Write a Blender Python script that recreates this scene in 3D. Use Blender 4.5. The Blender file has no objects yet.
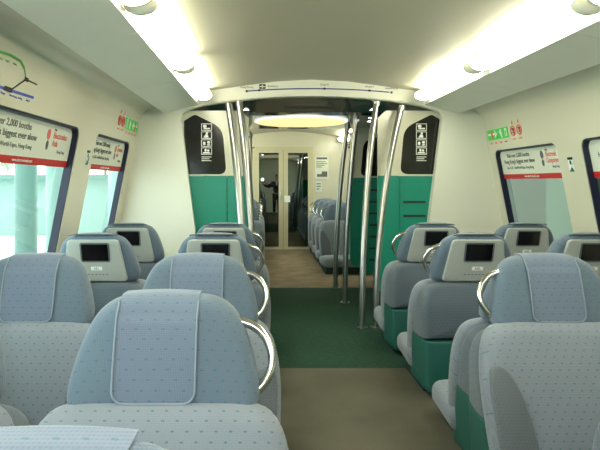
import bpy, math, random
from mathutils import Vector, Matrix
random.seed(4)
SC = bpy.context.scene
COL = SC.collection
R = math.radians

# ------------------------------------------------------------ camera, world, exposure
CAMZ = 1.305
cam_d = bpy.data.cameras.new('camera')
cam = bpy.data.objects.new('camera', cam_d); COL.objects.link(cam)
cam.location = (0, 0, CAMZ); cam.rotation_euler = (R(90), 0, 0)
cam_d.sensor_width = 36.0
cam_d.lens = 36.0 * 583 / 600
cam_d.shift_x = 0.06
cam_d.shift_y = -43 / 600
cam_d.clip_start = 0.02
SC.camera = cam

w = bpy.data.worlds.new('world'); SC.world = w; w.use_nodes = True
bg = w.node_tree.nodes['Background']
bg.inputs[0].default_value = (0.88, 1.0, 0.965, 1)
bg.inputs[1].default_value = 3.0

SC.view_settings.view_transform = 'Standard'
SC.view_settings.look = 'None'
SC.view_settings.gamma = 1
SC.view_settings.use_curve_mapping = False
SC.view_settings.exposure = 0.95
TUBE = 8.0        # strength of the fluorescent diffusers
TUBE_COL = (1.0, 0.99, 0.78)

fl = bpy.data.lights.new('camera_flash', 'AREA'); fl.shape = 'DISK'; fl.size = .05; fl.energy = 4.5; fl.color = (.80, .88, 1.0)
flo = bpy.data.objects.new('camera_flash', fl); COL.objects.link(flo)
flo.location = (-.06, -.10, 1.40); flo.rotation_euler = (R(88), 0, R(-4))

# ------------------------------------------------------------ helpers
def tag(o, label=None, cat=None, group=None, kind=None):
    if label: o['label'] = label
    if cat: o['category'] = cat
    if group: o['group'] = group
    if kind: o['kind'] = kind
    return o

def mesh(name, verts, faces, mat, smooth=True, angle=40):
    me = bpy.data.meshes.new(name)
    me.from_pydata([tuple(v) for v in verts], [], faces)
    me.materials.append(mat)
    me.validate(); me.update()
    if smooth:
        me.polygons.foreach_set('use_smooth', [True] * len(me.polygons))
        me.update()
        me.set_sharp_from_angle(angle=R(angle))
    return me

def link(name, me, parent=None, loc=None):
    o = bpy.data.objects.new(name, me); COL.objects.link(o)
    if parent is not None: o.parent = parent
    if loc is not None: o.location = loc
    return o

def empty(name, loc=(0, 0, 0), rz=0):
    o = bpy.data.objects.new(name, None); COL.objects.link(o)
    o.location = loc; o.rotation_euler = (0, 0, rz); o.empty_display_size = .1
    return o

class MB:
    def __init__(s): s.v = []; s.f = []
    def add(s, vs, fs):
        b = len(s.v); s.v += [tuple(v) for v in vs]; s.f += [tuple(b + i for i in f) for f in fs]
    def box(s, a, b):
        x0, y0, z0 = a; x1, y1, z1 = b
        s.add([(x0,y0,z0),(x1,y0,z0),(x1,y1,z0),(x0,y1,z0),(x0,y0,z1),(x1,y0,z1),(x1,y1,z1),(x0,y1,z1)],
              [(3,2,1,0),(4,5,6,7),(0,1,5,4),(1,2,6,5),(2,3,7,6),(3,0,4,7)])
    def tube(s, pts, r, n=10, cap=True):
        pts = [Vector(p) for p in pts]
        rs = r if isinstance(r, (list, tuple)) else [r] * len(pts)
        rings = []
        up = Vector((0.13, 0.31, 0.94)).normalized()
        prev = None
        for i, p in enumerate(pts):
            t = (pts[min(i + 1, len(pts) - 1)] - pts[max(i - 1, 0)]).normalized()
            if prev is None:
                a = t.cross(up)
                if a.length < 1e-3: a = t.cross(Vector((1, 0, 0)))
                a.normalize()
            else:
                a = (prev - t * prev.dot(t)).normalized()
            prev = a; b = t.cross(a)
            rings.append([p + (a * math.cos(2*math.pi*k/n) + b * math.sin(2*math.pi*k/n)) * rs[i] for k in range(n)])
        vs = [v for rg in rings for v in rg]; fs = []
        for i in range(len(rings) - 1):
            for k in range(n):
                fs.append((i*n+k, i*n+(k+1)%n, (i+1)*n+(k+1)%n, (i+1)*n+k))
        if cap:
            fs.append(tuple(range(n-1, -1, -1))); fs.append(tuple((len(rings)-1)*n + k for k in range(n)))
        s.add(vs, fs)
    def prism(s, poly, f0, f1):
        """poly 2D list; f0/f1 map (u,v)->3D for both ends"""
        n = len(poly)
        s.add([f0(*p) for p in poly] + [f1(*p) for p in poly],
              [tuple(range(n-1, -1, -1)), tuple(range(n, 2*n))] + [(k, (k+1)%n, n+(k+1)%n, n+k) for k in range(n)])
    def me(s, name, mat, smooth=True, angle=40): return mesh(name, s.v, s.f, mat, smooth, angle)
    def build(s, name, mat, parent=None, smooth=True, loc=None, angle=40):
        return link(name, s.me(name, mat, smooth, angle), parent, loc)

def rpoly(pts, n=5, maxlen=0.06):
    """rounded polygon from (x, y, r) corners"""
    out = []; N = len(pts)
    for i in range(N):
        p = Vector(pts[i][:2]); a = Vector(pts[i-1][:2]); b = Vector(pts[(i+1) % N][:2]); r = pts[i][2]
        if r <= 0: out.append(p); continue
        da = (a - p); db = (b - p)
        ra = min(r, da.length * .49); rb = min(r, db.length * .49)
        A = p + da.normalized() * ra; B = p + db.normalized() * rb
        for k in range(n + 1):
            t = k / n
            out.append(A * (1-t)**2 + p * 2*t*(1-t) + B * t*t)
    res = []
    for i in range(len(out)):
        p = out[i]; q = out[(i+1) % len(out)]
        if (q - p).length < 1e-5: continue
        m = max(1, int(math.ceil((q - p).length / maxlen)))
        for k in range(m): res.append(p.lerp(q, k / m))
    return [tuple(p) for p in res]

def pillow(outline, t, r, bf, bb, mapf, c=None, inner=(0.0, .3, .55, .75, .9)):
    """cushion-like solid: outline (u,v) with thickness t along w, rim radius r, front/back bulge"""
    n = len(outline)
    if c is None: c = (sum(p[0] for p in outline)/n, sum(p[1] for p in outline)/n)
    vs = []; rings = []
    def ring(sc, inset, wv):
        idx = []
        for (u, v) in outline:
            du, dv = u - c[0], v - c[1]; L = math.hypot(du, dv) or 1
            k = (1 - inset / L) * sc
            idx.append(len(vs)); vs.append(mapf(c[0] + du*k, c[1] + dv*k, wv))
        rings.append(idx)
    for s in inner[1:]: ring(s, r, -(t/2 + bf*(1 - s*s)))
    K = 4
    for k in range(K + 1):
        a = -math.pi/2 + math.pi/2 * k / K
        ring(1, r*(1 - math.cos(a)), -(t/2 - r) + r*math.sin(a))
    for k in range(K + 1):
        a = math.pi/2 * k / K
        ring(1, r*(1 - math.cos(a)), (t/2 - r) + r*math.sin(a))
    for s in reversed(inner[1:]): ring(s, r, (t/2 + bb*(1 - s*s)))
    fs = []
    for i in range(len(rings) - 1):
        A, B = rings[i], rings[i+1]
        for k in range(n): fs.append((A[k], A[(k+1) % n], B[(k+1) % n], B[k]))
    i0 = len(vs); vs.append(mapf(c[0], c[1], -(t/2 + bf))); i1 = len(vs); vs.append(mapf(c[0], c[1], t/2 + bb))
    for k in range(n):
        fs.append((i0, rings[0][(k+1) % n], rings[0][k])); fs.append((i1, rings[-1][k], rings[-1][(k+1) % n]))
    return vs, fs

# ------------------------------------------------------------ materials
def mat_new(name):
    m = bpy.data.materials.new(name); m.use_nodes = True
    nt = m.node_tree; b = nt.nodes['Principled BSDF']
    return m, nt, b

def plain(name, col, rough=.5, metal=0, spec=.5, noise=0, nscale=8, bump=0, bscale=60, emit=0, ecol=None, aniso=0, coat=0):
    m, nt, b = mat_new(name)
    b.inputs['Base Color'].default_value = (*col, 1)
    b.inputs['Roughness'].default_value = rough
    b.inputs['Metallic'].default_value = metal
    b.inputs['Specular IOR Level'].default_value = spec
    b.inputs['Coat Weight'].default_value = coat
    if emit:
        b.inputs['Emission Color'].default_value = (*(ecol or col), 1)
        b.inputs['Emission Strength'].default_value = emit
    tc = nt.nodes.new('ShaderNodeTexCoord')
    if noise:
        n = nt.nodes.new('ShaderNodeTexNoise'); n.inputs['Scale'].default_value = nscale; n.inputs['Detail'].default_value = 4
        nt.links.new(tc.outputs['Object'], n.inputs['Vector'])
        mx = nt.nodes.new('ShaderNodeMix'); mx.data_type = 'RGBA'
        mx.inputs[6].default_value = (*[c*(1-noise) for c in col], 1); mx.inputs[7].default_value = (*[min(1, c*(1+noise)) for c in col], 1)
        nt.links.new(n.outputs['Fac'], mx.inputs[0]); nt.links.new(mx.outputs[2], b.inputs['Base Color'])
    if bump:
        n2 = nt.nodes.new('ShaderNodeTexNoise'); n2.inputs['Scale'].default_value = bscale; n2.inputs['Detail'].default_value = 2
        nt.links.new(tc.outputs['Object'], n2.inputs['Vector'])
        bp = nt.nodes.new('ShaderNodeBump'); bp.inputs['Strength'].default_value = bump; bp.inputs['Distance'].default_value = .01
        nt.links.new(n2.outputs['Fac'], bp.inputs['Height']); nt.links.new(bp.outputs['Normal'], b.inputs['Normal'])
    return m

def math_node(nt, op, a, b=None, c=None):
    n = nt.nodes.new('ShaderNodeMath'); n.operation = op
    for i, v in enumerate((a, b, c)):
        if v is None: continue
        if isinstance(v, (int, float)): n.inputs[i].default_value = v
        else: nt.links.new(v, n.inputs[i])
    return n.outputs[0]

def fabric(name, base, dash, size=.046, thr=.13, rough=.95, ky=.6):
    """woven upholstery with staggered little dashes"""
    m, nt, b = mat_new(name)
    b.inputs['Roughness'].default_value = rough
    b.inputs['Specular IOR Level'].default_value = .15
    b.inputs['Sheen Weight'].default_value = .25
    b.inputs['Sheen Roughness'].default_value = .5
    tc = nt.nodes.new('ShaderNodeTexCoord'); sp = nt.nodes.new('ShaderNodeSeparateXYZ')
    nt.links.new(tc.outputs['Object'], sp.inputs[0])
    X, Y, Z = sp.outputs
    u = math_node(nt, 'ADD', X, math_node(nt, 'MULTIPLY', Y, .55))
    v = math_node(nt, 'ADD', Z, math_node(nt, 'MULTIPLY', Y, ky))
    U = math_node(nt, 'DIVIDE', u, size); V = math_node(nt, 'DIVIDE', v, size * .8)
    # staggered rows
    row = math_node(nt, 'FLOOR', V)
    odd = math_node(nt, 'MODULO', math_node(nt, 'ABSOLUTE', row), 2.0)
    Us = math_node(nt, 'ADD', U, math_node(nt, 'MULTIPLY', odd, .5))
    fu = math_node(nt, 'SUBTRACT', math_node(nt, 'FRACT', Us), .5)
    fv = math_node(nt, 'SUBTRACT', math_node(nt, 'FRACT', V), .5)
    # slanted dash
    a = math_node(nt, 'ADD', math_node(nt, 'MULTIPLY', fu, 1.0), math_node(nt, 'MULTIPLY', fv, .55))
    c = math_node(nt, 'ADD', math_node(nt, 'MULTIPLY', fv, 1.4), math_node(nt, 'MULTIPLY', fu, -.5))
    d = math_node(nt, 'SQRT', math_node(nt, 'ADD', math_node(nt, 'MULTIPLY', a, a), math_node(nt, 'MULTIPLY', c, c)))
    k = math_node(nt, 'LESS_THAN', d, thr)
    # fine weave
    wu = math_node(nt, 'SINE', math_node(nt, 'MULTIPLY', u, 2*math.pi/.0065))
    wv = math_node(nt, 'SINE', math_node(nt, 'MULTIPLY', v, 2*math.pi/.0065))
    wv2 = math_node(nt, 'MULTIPLY_ADD', math_node(nt, 'MAXIMUM', wu, wv), .05, .96)
    nz = nt.nodes.new('ShaderNodeTexNoise'); nz.inputs['Scale'].default_value = 5; nt.links.new(tc.outputs['Object'], nz.inputs['Vector'])
    nzf = math_node(nt, 'MULTIPLY_ADD', nz.outputs['Fac'], .16, .92)
    mul = math_node(nt, 'MULTIPLY', wv2, nzf)
    vm = nt.nodes.new('ShaderNodeVectorMath'); vm.operation = 'SCALE'; vm.inputs[0].default_value = base
    nt.links.new(mul, vm.inputs['Scale'])
    mx = nt.nodes.new('ShaderNodeMix'); mx.data_type = 'RGBA'
    nt.links.new(math_node(nt, 'MULTIPLY', k, .8), mx.inputs[0]); nt.links.new(vm.outputs[0], mx.inputs[6]); mx.inputs[7].default_value = (*dash, 1)
    nt.links.new(mx.outputs[2], b.inputs['Base Color'])
    bp = nt.nodes.new('ShaderNodeBump'); bp.inputs['Strength'].default_value = .25; bp.inputs['Distance'].default_value = .002
    nt.links.new(math_node(nt, 'MAXIMUM', wu, wv), bp.inputs['Height']); nt.links.new(bp.outputs['Normal'], b.inputs['Normal'])
    return m

def carpet(name, c1, c2, scale=9, fine=220):
    m, nt, b = mat_new(name)
    b.inputs['Roughness'].default_value = .97; b.inputs['Specular IOR Level'].default_value = .1
    tc = nt.nodes.new('ShaderNodeTexCoord')
    n = nt.nodes.new('ShaderNodeTexNoise'); n.inputs['Scale'].default_value = scale; n.inputs['Detail'].default_value = 5
    f = nt.nodes.new('ShaderNodeTexNoise'); f.inputs['Scale'].default_value = fine; f.inputs['Detail'].default_value = 2
    for q in (n, f): nt.links.new(tc.outputs['Object'], q.inputs['Vector'])
    s = math_node(nt, 'ADD', math_node(nt, 'MULTIPLY', n.outputs['Fac'], .6), math_node(nt, 'MULTIPLY', f.outputs['Fac'], .45))
    cr = nt.nodes.new('ShaderNodeValToRGB'); cr.color_ramp.elements[0].position = .35; cr.color_ramp.elements[1].position = .72
    cr.color_ramp.elements[0].color = (*c1, 1); cr.color_ramp.elements[1].color = (*c2, 1)
    nt.links.new(s, cr.inputs[0]); nt.links.new(cr.outputs[0], b.inputs['Base Color'])
    bp = nt.nodes.new('ShaderNodeBump'); bp.inputs['Strength'].default_value = .5; bp.inputs['Distance'].default_value = .004
    nt.links.new(f.outputs['Fac'], bp.inputs['Height']); nt.links.new(bp.outputs['Normal'], b.inputs['Normal'])
    return m

def glass(name, tint, refl=.08, rough=.02):
    m = bpy.data.materials.new(name); m.use_nodes = True; nt = m.node_tree
    nt.nodes.clear()
    out = nt.nodes.new('ShaderNodeOutputMaterial'); tr = nt.nodes.new('ShaderNodeBsdfTransparent'); gl = nt.nodes.new('ShaderNodeBsdfGlossy')
    tr.inputs[0].default_value = (*tint, 1); gl.inputs['Roughness'].default_value = rough; gl.inputs[0].default_value = (.9, 1, .97, 1)
    lw = nt.nodes.new('ShaderNodeLayerWeight'); lw.inputs[0].default_value = .25
    f = math_node(nt, 'MULTIPLY_ADD', lw.outputs['Fresnel'], .15, refl)
    mx = nt.nodes.new('ShaderNodeMixShader'); nt.links.new(f, mx.inputs[0]); nt.links.new(tr.outputs[0], mx.inputs[1]); nt.links.new(gl.outputs[0], mx.inputs[2])
    nt.links.new(mx.outputs[0], out.inputs[0])
    return m

M = dict(
    wall=plain('cream wall laminate', (.69, .67, .53), .17, spec=.6, noise=.02, nscale=3),
    white=plain('off white panel', (.80, .80, .69), .38, noise=.02, nscale=3),
    frame=plain('cream frame', (.60, .56, .38), .4),
    ceil=plain('ceiling panel', (.46, .43, .33), .42, noise=.02, nscale=2),
    rack=plain('grey rack laminate', (.84, .85, .76), .4, noise=.03, nscale=5),
    seam=plain('dark joint', (.09, .09, .08), .7),
    gasket=plain('blue black window rubber', (.008, .011, .04), .5),
    pane=glass('window pane', (.93, .985, .97), .015),
    doorglass=glass('dark door glass', (.10, .26, .23), .19, .01),
    darkglass=plain('smoked screen glass', (.012, .012, .010), .12, spec=.5),
    green=plain('green screen laminate', (.015, .28, .195), .3, noise=.06, nscale=6),
    greendark=plain('green seat shell', (.02, .125, .105), .45, noise=.05),
    slot=plain('dark slot', (.01, .035, .03), .5),
    chrome=plain('polished steel', (.78, .77, .72), .16, metal=1),
    steel=plain('brushed steel', (.46, .47, .45), .3, metal=1, noise=.05, nscale=30),
    metalceil=plain('satin metal ceiling', (.33, .37, .38), .13, metal=.9, noise=.12, nscale=2.5),
    diffuser=plain('lit diffuser', (.9, .9, .8), .5, emit=TUBE, ecol=TUBE_COL),
    farlamp=plain('lit far diffuser', (.9, .9, .8), .5, emit=TUBE, ecol=TUBE_COL),
    endcap=plain('pale end cap', (.9, .9, .78), .4),
    disc=plain('lit round lamp', (.4, .35, .2), .5, emit=.62, ecol=(1.0, .78, .36)),
    disc_rim=plain('lit lamp rim', (.95, .95, .95), .4, emit=.5, ecol=(.9, .95, 1.0)),
    spot=plain('lit downlight', (.9, .95, 1), .4, emit=14, ecol=(.85, .93, 1)),
    head=fabric('blue grey headrest fabric', (.135, .185, .245), (.07, .15, .21), .036, .15),
    cover=fabric('pale blue headrest cover fabric', (.165, .21, .29), (.085, .165, .225), .036, .15),
    piping=plain('pale piping', (.25, .30, .36), .8),
    body=fabric('light grey seat fabric', (.24, .272, .325), (.07, .165, .19), .036, .14),
    back=fabric('grey blue shell fabric', (.115, .145, .18), (.065, .11, .14), .022, .24, ky=-.6),
    bolster=fabric('grey bolster fabric', (.15, .17, .195), (.10, .125, .145), .016, .2),
    grey_shell=plain('grey plastic screen surround', (.42, .45, .43), .4),
    lip=plain('dark grey moulding', (.10, .12, .13), .5),
    screen=plain('black screen', (.004, .004, .006), .12),
    base=plain('dark green plinth', (.012, .05, .045), .6),
    carpet_grey=carpet('grey brown carpet', (.085, .082, .062), (.145, .138, .105), 2, 160),
    carpet_green=carpet('green carpet', (.020, .052, .034), (.038, .085, .058), 30, 160),
    carpet_brown=carpet('brown grey floor', (.16, .125, .08), (.31, .25, .18), 4, 60),
    paper=plain('white print', (.74, .78, .68), .5),
    red=plain('red print', (.55, .02, .02), .5),
    redink=plain('red ink', (.75, .16, .13), .6),
    ink=plain('grey ink', (.13, .14, .13), .6),
    black=plain('black ink', (.01, .01, .012), .5),
    blue=plain('dark blue line', (.02, .02, .22), .5),
    blueline=plain('blue map line', (.07, .12, .60), .5),
    greenline=plain('green map line', (.12, .45, .10), .5),
    exitgreen=plain('bright green sign', (.06, .72, .10), .45),
    whiteprint=plain('white sign print', (.9, .92, .88), .5),
    platform=plain('pale platform paving', (.75, .82, .78), .5, noise=.05, nscale=1),
    column=plain('green grey column', (.12, .20, .185), .5, noise=.05, nscale=2),
    columnlight=plain('pale column cladding', (.25, .36, .34), .5, noise=.05),
    building=plain('pale concrete', (.25, .34, .32), .7, noise=.08, nscale=.6),
    tunnel=plain('grey green station wall', (.06, .07, .05), .6, noise=.06, nscale=1),
    tunnel_green=plain('green station wall panel', (.075, .125, .075), .5, noise=.05, nscale=1),
    leaf=plain('tree leaves', (.20, .42, .16), .8, noise=.4, nscale=12),
    bark=plain('bark', (.15, .1, .06), .9),
    skin=plain('skin', (.50, .30, .20), .5),
    hair=plain('black hair', (.01, .01, .01), .5),
    shirt=plain('white shirt', (.7, .7, .72), .8),
    jacket=plain('dark jacket', (.02, .022, .03), .8),
    trousers=plain('dark trousers', (.02, .02, .025), .8),
    cambody=plain('silver camera body', (.5, .5, .52), .3, metal=.8),
    flash=plain('camera lamp', (1, 1, 1), .3, emit=30, ecol=(.75, .85, 1.0)),
)

def text(body, size, mat, parent, origin, xdir, ydir, name='lettering', align='LEFT', depth=.0006, sx=1.0, bold=0.0):
    c = bpy.data.curves.new(name, 'FONT'); c.body = body; c.size = size; c.extrude = depth; c.align_x = align
    c.offset = bold; c.resolution_u = 3
    c.materials.append(mat)
    o = bpy.data.objects.new(name, c); COL.objects.link(o)
    x = Vector(xdir).normalized(); y = Vector(ydir).normalized(); z = x.cross(y).normalized()
    m = Matrix((( x.x*sx, y.x, z.x, origin[0]), (x.y*sx, y.y, z.y, origin[1]), (x.z*sx, y.z, z.z, origin[2]), (0, 0, 0, 1)))
    o.parent = parent
    o.matrix_local = m
    return o

# ------------------------------------------------------------ cabin shell
CX = 0.455
WB = .75                       # window sill height
def hw(z): return 1.86 if z <= WB else 1.86 - (z - WB) * .195
def wx(s, z, off=0): return CX + s * (hw(z) + off)
WINS = {-1: [(-1.0, .40), (.72, 2.12), (2.45, 3.90), (4.29, 5.36)], 1: [(-1.0, .45), (.75, 2.2), (2.5, 3.97), (4.30, 5.45)]}
WT = {-1: 1.665, 1: 1.597}      # window head heights left/right
Y0, Y1 = -2.6, 5.6
FY0, FY1 = 7.6, 11.2

def rrect(y0, y1, z0, z1, r, n=6):
    pts = []
    for cy, cz, a0 in ((y1-r, z1-r, 0), (y0+r, z1-r, 90), (y0+r, z0+r, 180), (y1-r, z0+r, 270)):
        for k in range(n + 1):
            a = R(a0 + 90*k/n); pts.append((cy + r*math.cos(a), cz + r*math.sin(a)))
    return pts

UPPER = [(1.660, 1.80), (1.650, 1.87), (1.625, 1.94), (1.57, 1.99), (1.50, 2.012), (1.43, 2.02)]
def side_wall(name, s, y0, y1, wins, wt):
    mb = MB()
    def P(y, z, off=0): return (wx(s, z, off), y, z)
    # lower part
    prof = [(1.80, 0.0), (1.85, .05), (1.86, .12), (1.86, WB)]
    for (h0, z0), (h1, z1) in zip(prof, prof[1:]):
        mb.add([(CX+s*h0, y0, z0), (CX+s*h0, y1, z0), (CX+s*h1, y1, z1), (CX+s*h1, y0, z1)], [(0,1,2,3)])
    # window band
    ws = sorted(wins); bounds = [y0] + [(a[1]+b[0])/2 for a, b in zip(ws, ws[1:])] + [y1]
    if not ws:
        mb.add([P(y0, WB), P(y1, WB), P(y1, wt), P(y0, wt)], [(0,1,2,3)])
    n = 6
    for i, (a, b) in enumerate(ws):
        c0, c1 = bounds[i], bounds[i+1]
        inner = rrect(a, b, WB, wt, .07, n)
        outer = []
        for (cy, cz) in ((c1, wt), (c0, wt), (c0, WB), (c1, WB)):
            outer += [(cy, cz)] * (n+1)
        # put the pillar faces flush: ring between outer rect and rounded hole
        N = len(inner)
        vs = [P(*p) for p in outer] + [P(*p) for p in inner] + [P(p[0], p[1], .006) for p in inner]
        fs = []
        for k in range(N):
            k2 = (k+1) % N
            if outer[k] == outer[k2]: fs.append((k, N+k2, N+k))
            else: fs.append((k, k2, N+k2, N+k))
            fs.append((N+k, N+k2, 2*N+k2, 2*N+k))
        mb.add(vs, fs)
    # above the windows
    prof = [(hw(wt), wt)] + UPPER + [(1.43, 2.14)]
    for (h0, z0), (h1, z1) in zip(prof, prof[1:]):
        m = 12
        for j in range(m):
            ya, yb = y0 + (y1-y0)*j/m, y0 + (y1-y0)*(j+1)/m
            mb.add([(CX+s*h0, ya, z0), (CX+s*h0, yb, z0), (CX+s*h1, yb, z1), (CX+s*h1, ya, z1)], [(0,1,2,3)])
    me = mb.me(name, M['wall'])
    import bmesh
    bm = bmesh.new(); bm.from_mesh(me); bmesh.ops.remove_doubles(bm, verts=bm.verts, dist=.0005)
    bmesh.ops.recalc_face_normals(bm, faces=bm.faces); bm.to_mesh(me); bm.free()
    me.polygons.foreach_set('use_smooth', [True]*len(me.polygons)); me.set_sharp_from_angle(angle=R(30))
    o = link(name, me); tag(o, kind='structure')
    return o

nwin = [0]
def window(s, a, b, wt):
    nwin[0] += 1
    o1 = rrect(a, b, WB, wt, .07); i1 = rrect(a+.012, b-.012, WB+.012, wt-.010, .06)
    mb = MB(); N = len(o1)
    def P(p, off): return (wx(s, p[1], off), p[0], p[1])
    vs = [P(p, .006) for p in o1] + [P(p, .006) for p in i1] + [P(p, .058) for p in i1] + [P(p, .058) for p in o1]
    fs = []
    for k in range(N):
        k2 = (k+1) % N
        fs += [(k, k2, N+k2, N+k), (N+k, N+k2, 2*N+k2, 2*N+k), (2*N+k, 2*N+k2, 3*N+k2, 3*N+k), (3*N+k, 3*N+k2, k2, k)]
    mb.add(vs, fs)
    o = mb.build('window_%d' % nwin[0], M['gasket']); tag(o, kind='structure')
    g = MB(); g.add([P(p, .050) for p in i1] + [P(p, .056) for p in i1],
                    [tuple(range(N)), tuple(range(2*N-1, N-1, -1))] + [(k, (k+1)%N, N+(k+1)%N, N+k) for k in range(N)])
    g.build('window_pane', M['pane'], o, smooth=False)
    return o

for s, nm in ((-1, 'left'), (1, 'right')):
    side_wall('wall_' + nm, s, Y0, Y1, WINS[s], WT[s])
    for a, b in WINS[s]: window(s, a, b, WT[s])
    side_wall('wall_far_' + nm, s, FY0, FY1, [(8.0, 9.4), (9.7, 11.0)], 1.63)
    for a, b in [(8.0, 9.4), (9.7, 11.0)]: window(s, a, b, 1.63)
    # vestibule side wall
    mb = MB(); x = CX + s*1.80
    mb.box((min(x, x+s*.05), 5.66, 0), (max(x, x+s*.05), 7.58, 2.1))
    tag(mb.build('wall_vestibule_' + nm, M['white'], smooth=False), kind='structure')
    d = MB(); d.box((min(x-s*.03, x), 6.0, .03), (max(x-s*.03, x), 7.2, 1.95))
    dd = d.build('door_%d' % (3 if s < 0 else 4), M['green'], smooth=False); tag(dd, kind='structure')
    for k in range(2):
        g = MB(); poly = rrect(6.1 + .58*k, 6.52 + .58*k, .85, 1.7, .08)
        g.prism(poly, lambda u, v: (x-s*.045, u, v), lambda u, v: (x-s*.028, u, v))
        g.build('door_window', M['darkglass'], dd)

# floor: carpet areas
def floor_piece(name, ya, yb, mat, z=0.0):
    mb = MB(); mb.box((CX-1.86, ya, -.05), (CX+1.86, yb, z))
    return tag(mb.build(name, mat, smooth=False), kind='structure')
floor_piece('floor', Y0, 4.09, M['carpet_grey'])
floor_piece('floor_vestibule', 4.09, 7.2, M['carpet_green'])
floor_piece('floor_far', 7.2, FY1, M['carpet_brown'])

# ceilings
def ceiling(name, y0, y1):
    pts = [(-1.24, 2.125), (-1.10, 2.155), (-.95, 2.18), (-.7, 2.215), (-.35, 2.262), (0, 2.28), (.35, 2.262), (.7, 2.215), (.95, 2.18), (1.10, 2.155), (1.24, 2.125)]
    mb = MB(); n = len(pts)
    vs = []
    for y in (y0, y1):
        vs += [(CX+a, y, z) for a, z in pts] + [(CX+a, y, z+.03) for a, z in pts]
    fs = []
    for k in range(n-1):
        fs.append((k, k+1, 2*n+k+1, 2*n+k)); fs.append((n+k+1, n+k, 3*n+k, 3*n+k+1))
    fs += [(0, 2*n, 3*n, n), (n-1, 2*n-1, 4*n-1, 3*n-1)]
    mb.add(vs, fs)
    tag(mb.build(name, M['ceil']), kind='structure')
ceiling('ceiling', Y0, Y1)
ceiling('ceiling_far', FY0, FY1)
# blackout above racks (roof skin)
for nm, ya, yb in (('roof', Y0, Y1), ('roof_far', FY0, FY1)):
    mb = MB(); mb.box((CX-1.9, ya, 2.34), (CX+1.9, yb, 2.38))
    for s in (-1, 1): mb.box((CX+s*1.9-.02, ya, 1.9), (CX+s*1.9+.02, yb, 2.34))
    tag(mb.build('ceiling_' + nm, M['seam'], smooth=False), kind='structure')

# vestibule ceiling
mb = MB()
prof = [(5.65, 2.12), (5.72, 2.10), (5.95, 2.015), (6.1, 2.0), (7.6, 2.0), (7.6, 2.2), (5.65, 2.2)]
mb.prism(prof, lambda y, z: (CX-1.85, y, z), lambda y, z: (CX+1.85, y, z))
tag(mb.build('ceiling_vestibule', M['metalceil'], smooth=False), kind='structure')

# partitions with arched openings
def opening():
    pts = []
    right = [(1.115, 0), (1.115, .84), (1.25, 1.90), (1.235, 1.965), (1.18, 2.0)]
    for a, z in right: pts.append((a, z))
    for k in range(0, 13):
        a = 1.05 - 2.1*k/12
        pts.append((a, 2.125 - .085*(a/1.05)**2*1.05))
    for a, z in reversed(right): pts.append((-a, z))
    return pts
def outerprof():
    right = [(1.86, 0), (1.86, WB), (hw(1.6), 1.6)] + UPPER
    pts = list(right)
    top = [(1.43, 2.34), (.95, 2.34)]
    return right, top
def partition(name, y, yb):
    op = opening()
    n = len(op)
    # match each opening point to an outer point
    out = []
    for i, (a, z) in enumerate(op):
        if z < 1.99 and abs(a) > 1.1: 
            s = 1 if a > 0 else -1
            zz = z
            out.append((s*hw(zz)*1.0 if zz < 1.6 else s*(hw(zz)+.02), zz))
        elif abs(a) > 1.1: out.append(((1 if a > 0 else -1)*1.75, 2.34))
        else: out.append((a*1.2, 2.34))
    mb = MB()
    vs = []
    for Y in (y, yb): vs += [(CX+a, Y, z) for a, z in op] + [(CX+a, Y, z) for a, z in out]
    fs = []
    for k in range(n-1):
        fs += [(k, k+1, n+k+1, n+k), (2*n+k+1, 2*n+k, 3*n+k, 3*n+k+1), (k, 2*n+k, 2*n+k+1, k+1)]
    mb.add(vs, fs)
    return tag(mb.build(name, M['white'], smooth=False), kind='structure')
partition('wall_partition_near', 5.58, 5.66)
partition('wall_partition_far', 7.60, 7.68)

# back end wall
mb = MB(); mb.box((CX-1.85, Y0-.05, 0), (CX+1.85, Y0, 2.34))
tag(mb.build('wall_back', M['white'], smooth=False), kind='structure')

# far end wall with door opening
DX0, DX1, DZ = -.19, .91, 1.93
mb = MB()
mb.box((CX-1.85, FY1, 0), (DX0, FY1+.06, 2.34)); mb.box((DX1, FY1, 0), (CX+1.85, FY1+.06, 2.34)); mb.box((DX0, FY1, DZ), (DX1, FY1+.06, 2.34))
tag(mb.build('wall_end', M['wall'], smooth=False), kind='structure')
mb = MB()
mb.box((DX0-.03, FY1-.02, 0), (DX0+.03, FY1-.001, DZ+.05)); mb.box((DX1-.03, FY1-.02, 0), (DX1+.03, FY1-.001, DZ+.05)); mb.box((DX0+.03, FY1-.02, DZ-.01), (DX1-.03, FY1-.001, DZ+.05))
tag(mb.build('trim_1', M['frame'], smooth=False), kind='structure')
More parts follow.
